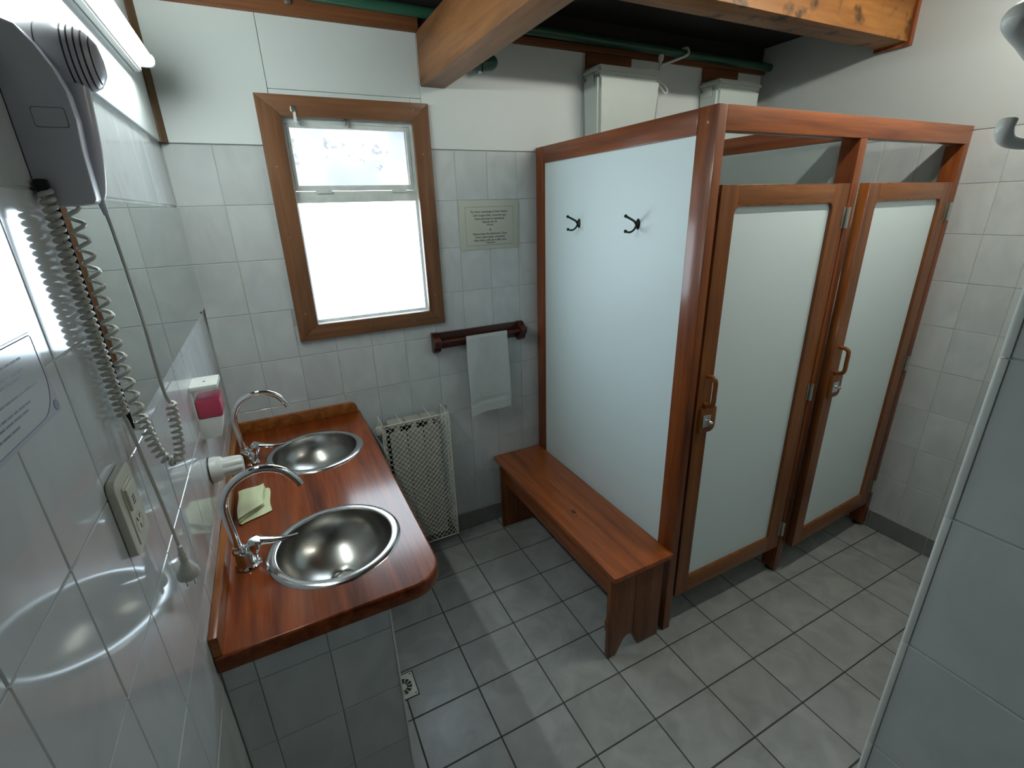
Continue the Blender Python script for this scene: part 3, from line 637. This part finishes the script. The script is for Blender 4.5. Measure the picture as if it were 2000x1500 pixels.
hh = lathe('head', [(0, -0.008), (0.026, -0.008), (0.034, 0.0), (0.038, 0.02), (0.040, 0.045), (0.038, 0.060), (0.032, 0.072), (0.020, 0.080), (0.0, 0.083)], 'grey_plastic', hs_, 40, PA)
tube('seam', [PA @ Vector((0.0385*math.cos(a), 0.0385*math.sin(a), 0.0235)) for a in [2*math.pi*i/40 for i in range(40)]], 0.0006, 'black', hh, 4, closed=True)
for k in range(5):
    hh0 = 0.050+0.0062*k; pr = [(0.040, 0.045), (0.038, 0.060), (0.032, 0.072), (0.020, 0.080)]
    for (r0, h0), (r1, h1) in zip(pr, pr[1:]):
        if h0 <= hh0 <= h1: rr = r0+(r1-r0)*(hh0-h0)/(h1-h0)
    arc = [math.radians(a) for a in range(-250, -90, 8)]
    tube('grille_slot', [PA @ Vector((rr*math.cos(a)+0.0003, rr*math.sin(a), hh0)) for a in arc], 0.0011, 'black', hh, 6)
tube('handle', spline([(0.064, -1.190, 1.868), (0.0625, -1.196, 1.84), (0.0620, -1.201, 1.80), (0.0595, -1.202, 1.76), (0.0550, -1.202, 1.728), (0.0520, -1.202, 1.714)], 6), [0.0165-0.0085*(i/30) for i in range(31)], 'grey_plastic', hs_, 18)
tube('strain_relief', [(0.0520, -1.202, 1.720), (0.0535, -1.202, 1.706), (0.0550, -1.202, 1.690)], [0.0065, 0.005, 0.0036], 'grey_plastic', hs_, 12)
def coil(center, turns, R, per=10):
    """helix around a polyline centre path"""
    C_ = [Vector(p) for p in center]; n = turns*per; out = []
    seg = [0.0]
    for a, b in zip(C_, C_[1:]): seg.append(seg[-1]+(b-a).length)
    for k in range(n+1):
        s = seg[-1]*k/n; i = max(j for j in range(len(seg)-1) if seg[j] <= s+1e-9); t = (s-seg[i])/max(1e-9, seg[i+1]-seg[i])
        p = C_[i].lerp(C_[i+1], t); T = (C_[min(i+2, len(C_)-1)]-C_[max(i-1, 0)]).normalized()
        ref = Vector((0, 1, 0)); nrm = (ref-T*ref.dot(T)).normalized(); bi = T.cross(nrm); a = 2*math.pi*k/per
        out.append(p+(nrm*math.cos(a)+bi*math.sin(a))*R)
    return out
c1 = spline([(0.0125, -1.262, 1.722), (0.0120, -1.262, 1.60), (0.0120, -1.262, 1.50), (0.0135, -1.262, 1.405)], 8)
tube('coiled_power_cord', coil(c1, 34, 0.0062), 0.0032, 'cord_plastic', hd, 6)
down = [(0.0200, -1.205, 1.705), (0.0195, -1.205, 1.591), (0.0165, -1.205, 1.472), (0.0190, -1.205, 1.380), (0.0265, -1.205, 1.315), (0.0400, -1.205, 1.292), (0.0540, -1.205, 1.302), (0.0600, -1.205, 1.345), (0.0625, -1.204, 1.395)]
DN = spline(down, 8)
# stretched coil on the way down, tighter towards the loop
tube('coiled_handset_cord', coil(DN[:25], 15, 0.0074) + coil(DN[24:], 19, 0.0066), 0.0029, 'cord_plastic', hd, 6)
tube('straight_cord', spline([DN[-1], (0.0585, -1.203, 1.42), (0.0590, -1.202, 1.515), (0.0580, -1.202, 1.602), (0.0565, -1.202, 1.66), (0.055, -1.202, 1.694)], 6), 0.0026, 'cord_plastic', hd, 8)
tube('power_cord', spline([(0.0135, -1.262, 1.405), (0.0150, -1.258, 1.385), (0.0180, -1.255, 1.31), (0.0210, -1.250, 1.22), (0.0225, -1.247, 1.148)], 8), 0.0026, 'cord_plastic', hd, 8)
MP = Matrix.Translation((0.0245, -1.252, 1.088)) @ Matrix.Diagonal((1.3, 1.3, 1.15, 1))
pl = lathe('plug', [(0, 0), (0.0125, 0.0), (0.0135, 0.003), (0.0128, 0.012), (0.0085, 0.020), (0.0050, 0.026), (0.0046, 0.034), (0.0052, 0.036), (0.0040, 0.039), (0.0050, 0.042), (0.0038, 0.045), (0.0030, 0.056), (0, 0.057)], 'cord_plastic', hd, 24, MP)
for dx in (-0.006, 0.006): box('pin', 0.0245+dx-0.001, 0.0245+dx+0.001, -1.256, -1.248, 1.070, 1.0885, 'nickel', pl, bev=0.0003)

# wall notice beside the dryer
no = thing('wall_notice', 'glossy rounded text notice on the left wall below the hair dryer', 'notice')
prism('backing', rrect(-1.640, -1.412, 1.476, 1.570, 0.002, 2), YZ(0), 0.0003, 0.0011, 'notice_border', no)
prism('text_field', rrect(-1.634, -1.420, 1.4815, 1.5675, (0.03, 0.042, 0.004, 0.004), 8), YZ(0), 0.0009, 0.0014, 'notice_paper', no)
bm = bmesh.new(); lp = rrect(-1.634, -1.420, 1.4815, 1.5675, (0.03, 0.042, 0.004, 0.004), 8)
sweep([YZ(0.0014) @ Vector((u, v, 0)) for u, v in lp], 0.0005, 4, closed=True, bm=bm); from_bm('outline', bm, 'ink_blue', no)
rl = random.Random(3)
for (z, e) in ((1.5515, -1.459), (1.5405, -1.463), (1.5345, -1.466), (1.5200, -1.443), (1.5080, -1.474), (1.5020, -1.484), (1.4940, -1.512)):
    u = e
    bm = bmesh.new()
    while u > -1.60:
        wd = rl.uniform(0.006, 0.018); a = max(u-wd, -1.602)
        add_box(bm, a, u, z-0.0011, z+0.0011, 0.0013, 0.0016); u = a-0.0022
    bm.transform(YZ(0)); from_bm('text_line', bm, 'ink_blue', no)
lathe('emblem', [(0, 0.0004), (0.006, 0.0004), (0.0062, 0)], 'ink_blue', no, 20, YZ(0.0011) @ Matrix.Translation((-1.4205, 1.4845, 0)))

# fluorescent fixtures
def fixture(name, P, length, glow, lab, grp='fluorescent tube lamps'):
    """local: x along tube, z out of the mounting surface"""
    f = thing(name, lab, 'lamp', grp)
    bm = bmesh.new(); add_box(bm, 0, length, -0.028, 0.028, 0.0005, 0.034); bmesh.ops.bevel(bm, geom=list(bm.edges), offset=0.004, segments=2, affect='EDGES'); bm.transform(P); from_bm('housing', bm, 'white_plastic', f, True)
    bm = bmesh.new(); add_box(bm, 0.01, length-0.01, -0.0295, -0.0275, 0.015, 0.017); bm.transform(P); from_bm('seam', bm, 'ink', f)
    for x in (0.004, length-0.018):
        pts = rrect(-0.017, 0.017, 0.030, 0.072, (0.002, 0.002, 0.016, 0.016), 6)
        prism('tube_socket', pts, P @ axes((0,0,0), (0,1,0), (0,0,1), (1,0,0)), x, x+0.014, 'white_plastic', f, bev=0.0015)
    tube('glass_tube', [P @ Vector((0.018, 0, 0.055)), P @ Vector((length-0.018, 0, 0.055))], 0.013, glow, f, 16)
    return f
fixture('tube_lamp', axes((0, -0.262, 2.098), (0,-1,0), (0,0,1), (1,0,0)), 0.93, 'tube_glow', 'lit fluorescent tube lamp on the left wall above the mirror')
fixture('tube_lamp', axes((1.60, -1.42, ZC), (1,0,0), (0,1,0), (0,0,-1)), 1.24, 'tube_glow_warm', 'lit fluorescent tube lamp on the ceiling in front of the stalls')

# ------------------------------------------------------------------ back wall fittings
sg = thing('wall_sign', 'small cream printed bilingual sign on the back wall tiles', 'sign')
box('card', 1.052, 1.353, -0.0035, -0.0002, 1.504, 1.717, 'paper', sg, bev=0.001)
bm = bmesh.new(); bx = (1.082, 1.322, 1.5225, 1.690)
sweep([(bx[0], -0.0036, bx[2]), (bx[1], -0.0036, bx[2]), (bx[1], -0.0036, bx[3]), (bx[0], -0.0036, bx[3])], 0.0006, 4, closed=True, bm=bm); from_bm('border_line', bm, 'ink', sg)
for (s, z, wd) in (('Por favor mantenga el baño limpio,', 1.6655, 0.185), ('Use el agua sólo, recuerde que', 1.6500, 0.166), ('otras personas lo necesitarán', 1.6355, 0.150), ('después de Ud.', 1.6215, 0.076), ('Gracias', 1.6095, 0.034),
                   ('Please keep the bathroom Clean', 1.5690, 0.172), ("Don't waste water, remember", 1.5550, 0.152), ('that others will use it after you.', 1.5410, 0.166), ('Thank you', 1.5300, 0.046)):
    sz = 0.0125 if len(s) > 10 else 0.0095
    o = text_mesh('text_line', s, sz, XZ(-0.0037) @ Matrix.Translation((1.202, z, 0)), 'ink', sg)
    x = [v.co.x for v in o.data.vertices]; k = wd/(max(x)-min(x))
    for v in o.data.vertices: v.co.x = 1.202+(v.co.x-1.202)*k
lathe('ornament', [(0, 0.0003), (0.004, 0.0003), (0.004, 0)], 'ink', sg, 6, XZ(-0.0036) @ Matrix.Translation((1.203, 1.590, 0)))
# towel rail
tr_ = thing('towel_rack', 'dark reddish wooden towel rack on the back wall', 'towel rack')
box('back_board', 0.878, 1.350, -0.016, -0.0005, 1.062, 1.140, 'rack_wood', tr_, bev=0.003)
for x in (0.872, 1.322):
    prism('end_bracket', [(0.0005, 1.050), (0.022, 1.046), (0.038, 1.058), (0.050, 1.080), (0.062, 1.088), (0.066, 1.110), (0.058, 1.120), (0.040, 1.122), (0.020, 1.140), (0.0005, 1.143)], axes((0,0,0), (0,-1,0), (0,0,1), (1,0,0)), x, x+0.034, 'rack_wood', tr_, bev=0.003)
tube('rail', [(0.90, -0.044, 1.100), (1.33, -0.044, 1.100)], 0.009, 'rack_wood', tr_, 14)
# hand towel
def towel():
    bm = bmesh.new(); nu, nv = 26, 84; rows = []
    x0, x1 = 1.028, 1.246; zc, r = 1.100, 0.0125
    front, back = 0.395, 0.36; tot = front+back+math.pi*r
    for j in range(nv+1):
        s = tot*j/nv; row = []
        for i in range(nu+1):
            u = i/nu; x = x0+(x1-x0)*u
            if s < front: y, z, dn = -0.044-r, zc-(front-s), (front-s)
            elif s < front+math.pi*r:
                a = (s-front)/r; y, z, dn = -0.044-r*math.cos(a), zc+r*math.sin(a), 0
            else: y, z, dn = -0.044+r, zc-(s-front-math.pi*r), s-front-math.pi*r
            k = min(1, dn/0.12)
            if s < front:
                y += -0.005*k*(0.5+0.5*math.sin(u*6.5+1.0+dn*3)) - 0.010*k*dn - 0.003*math.sin(u*11-dn*14)*k; x += 0.030*dn*u + 0.012*dn*(1-u) - 0.004*k
                z += 0.006*math.sin(u*2.8)*k + 0.022*dn*(u-0.5)
            elif s > front+math.pi*r:
                y = y-0.010*k-0.003*math.sin(u*5)*k; x += 0.010 + 0.040*dn
            else: x += 0.010*(s-front)/(math.pi*r)
            if s < front and 0.055 < s < 0.075: y += 0.0035
            row.append(bm.verts.new((x, y, z)))
        rows.append(row)
    for A, B in zip(rows, rows[1:]):
        for i in range(nu): bm.faces.new((A[i], A[i+1], B[i+1], B[i]))
    bmesh.ops.solidify(bm, geom=list(bm.faces), thickness=0.004)
    return bm
tw = thing('hand_towel', 'white hand towel hanging over the wooden towel rack', 'towel')
from_bm('terry_cloth', towel(), 'towel', tw, True)

# radiator and its guard
ra = thing('radiator', 'cream aluminium radiator standing behind a wire guard', 'radiator')
xs = [0.606, 0.686, 0.766, 0.846]
for a, b in zip(xs, xs[1:]):
    prism('section', rrect(a+0.0022, b-0.0022, 0.105, 0.722, 0.003, 2), XZ(0), 0.092, 0.100, 'radiator_paint', ra, bev=0.001)
    box('section_core', (a+b)/2-0.012, (a+b)/2+0.012, -0.092, -0.024, 0.12, 0.74, 'radiator_paint', ra, bev=0.003)
    prism('top_cap', rrect(a+0.0018, b-0.0018, -0.088, -0.026, 0.005, 3), XY(0), 0.742, 0.762, 'radiator_paint', ra, bev=0.004)
bm = bmesh.new()
for x in xs[1:-1]:
    for k in range(25): add_box(bm, x-0.0024, x+0.0024, -0.0985, -0.093, 0.115+k*0.0245, 0.115+k*0.0245+0.010)
tag(from_bm('bridges', bm, 'radiator_paint', ra), kind='stuff')
box('rear_panel', 0.606, 0.846, -0.030, -0.024, 0.11, 0.73, 'black', ra, bev=0)
tube('inlet_pipe', [(0.606, -0.055, 0.70), (0.568, -0.055, 0.70), (0.566, -0.02, 0.70), (0.566, 0.0, 0.70)], 0.009, 'radiator_paint', ra, 10)
lathe('valve_knob', [(0, 0), (0.016, 0), (0.018, 0.006), (0.018, 0.028), (0.014, 0.036), (0, 0.037)], 'cream_plastic', ra, 20, Matrix.Translation((0.568, -0.055, 0.712)))
box('standoff', 0.66, 0.70, -0.024, -0.0003, 0.60, 0.63, 'radiator_paint', ra, bev=0.001); box('standoff', 0.76, 0.80, -0.024, -0.0003, 0.20, 0.23, 'radiator_paint', ra, bev=0.001)
gu = thing('radiator_guard', 'pale diamond wire mesh guard around the radiator', 'guard')
gx0, gx1, gy, gz0, gz1 = 0.580, 0.888, -0.128, 0.088, 0.778
def lattice(P, W, H, du, dv, wire):
    bm = bmesh.new(); rows = int(round(H/dv)); cols = int(round(W/du)); du = W/cols; dv = H/rows
    for r in range(rows):
        for sgn in (0, 1):
            pts = []
            for c in range(cols*2+1):
                up = (c % 2 == 0) ^ bool(sgn); pts.append((c*du/2, r*dv + (dv if up else 0), 0.0008*(1 if sgn else -1)))
            sweep([P @ Vector(p) for p in pts], wire, 4, bm=bm, caps=False)
    return bm
tag(from_bm('front_mesh', lattice(axes((gx0, gy, gz0), (1,0,0), (0,0,1), (0,-1,0)), gx1-gx0, gz1-gz0, 0.051, 0.0265, 0.0013), 'mesh_paint', gu), kind='stuff')
tag(from_bm('side_mesh', lattice(axes((gx1, gy, gz0), (0,1,0), (0,0,1), (1,0,0)), -gy-0.001, gz1-gz0, 0.0635, 0.0345, 0.0013), 'mesh_paint', gu), kind='stuff')
tag(from_bm('side_mesh', lattice(axes((gx0, gy, gz0), (0,1,0), (0,0,1), (1,0,0)), -gy-0.001, gz1-gz0, 0.0635, 0.0345, 0.0013), 'mesh_paint', gu), kind='stuff')
for z in (gz0, gz1): tube('edge_wire', [(gx0, -0.001, z), (gx0, gy, z), (gx1, gy, z), (gx1, -0.001, z)], 0.0022, 'mesh_paint', gu, 6)
for x in (gx0, gx1): tube('edge_wire', [(x, gy, gz0), (x, gy, gz1)], 0.0018, 'mesh_paint', gu, 6)
for x in (0.66, 0.80): tube('top_wire', [(x, gy, gz1), (x, -0.001, gz1)], 0.0016, 'mesh_paint', gu, 6)
box('wall_tab', gx1-0.002, gx1+0.03, -0.006, -0.0005, 0.755, 0.768, 'radiator_paint', gu, bev=0.001)

# floor drain
dr = thing('floor_drain', 'square metal floor drain grate beside the pedestal', 'drain')
dx0, dx1, dy0, dy1 = 0.366, 0.458, -0.824, -0.722
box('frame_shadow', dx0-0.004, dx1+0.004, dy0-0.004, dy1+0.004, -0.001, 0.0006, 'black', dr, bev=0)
prism('grate', rrect(dx0, dx1, dy0, dy1, 0.003, 2), XY(0), 0.0004, 0.0022, 'cream_plastic', dr, bev=0.0006)
for k in range(12):
    a = 2*math.pi*(k+0.5)/12; M_ = Matrix.Translation(((dx0+dx1)/2, (dy0+dy1)/2, 0.0022)) @ Matrix.Rotation(a, 4, 'Z')
    prism('slot', [(0.014, -0.0028), (0.034, -0.0065), (0.034, 0.0065), (0.014, 0.0028)], M_, 0.0, 0.0003, 'black', dr)
for (x, y) in ((dx1-0.008, dy0+0.008), (dx1-0.008, dy1-0.008)): lathe('screw', [(0, 0.0006), (0.003, 0.0006), (0.003, 0)], 'ink', dr, 10, Matrix.Translation((x, y, 0.0022)))

# white coat hook by the entrance corner
wh = thing('wall_hook', 'white plastic double coat hook on the near right wall', 'hook')
box('base_plate', XS-0.005, XS-0.0002, -1.962, -1.926, 1.700, 1.840, 'hook_plastic', wh, bev=0.002)
def band(name, pts, wd, th):
    P = spline(pts, 6); bm = bmesh.new(); rings = []
    for i, p in enumerate(P):
        T = (P[min(i+1, len(P)-1)]-P[max(i-1, 0)]).normalized(); side = Vector((0.25, 1, 0)).normalized(); n_ = T.cross(side).normalized()
        rings.append([bm.verts.new(p+side*wd*math.cos(a)+n_*th*math.sin(a)) for a in [2*math.pi*k/12 for k in range(12)]])
    for A, B in zip(rings, rings[1:]):
        for k in range(12): bm.faces.new((A[k], A[(k+1)%12], B[(k+1)%12], B[k]))
    bm.faces.new(rings[0]); bm.faces.new(rings[-1]); from_bm(name, bm, 'hook_plastic', wh, True)
band('lower_hook', [(0.917, -1.944, 1.745), (0.900, -1.930, 1.727), (0.872, -1.908, 1.722), (0.848, -1.898, 1.724), (0.836, -1.897, 1.732), (0.838, -1.897, 1.741)], 0.007, 0.0045)
band('upper_hook', [(0.917, -1.944, 1.765), (0.870, -1.905, 1.780), (0.825, -1.898, 1.796), (0.800, -1.897, 1.805), (0.803, -1.897, 1.814), (0.822, -1.897, 1.822)], 0.009, 0.0045)
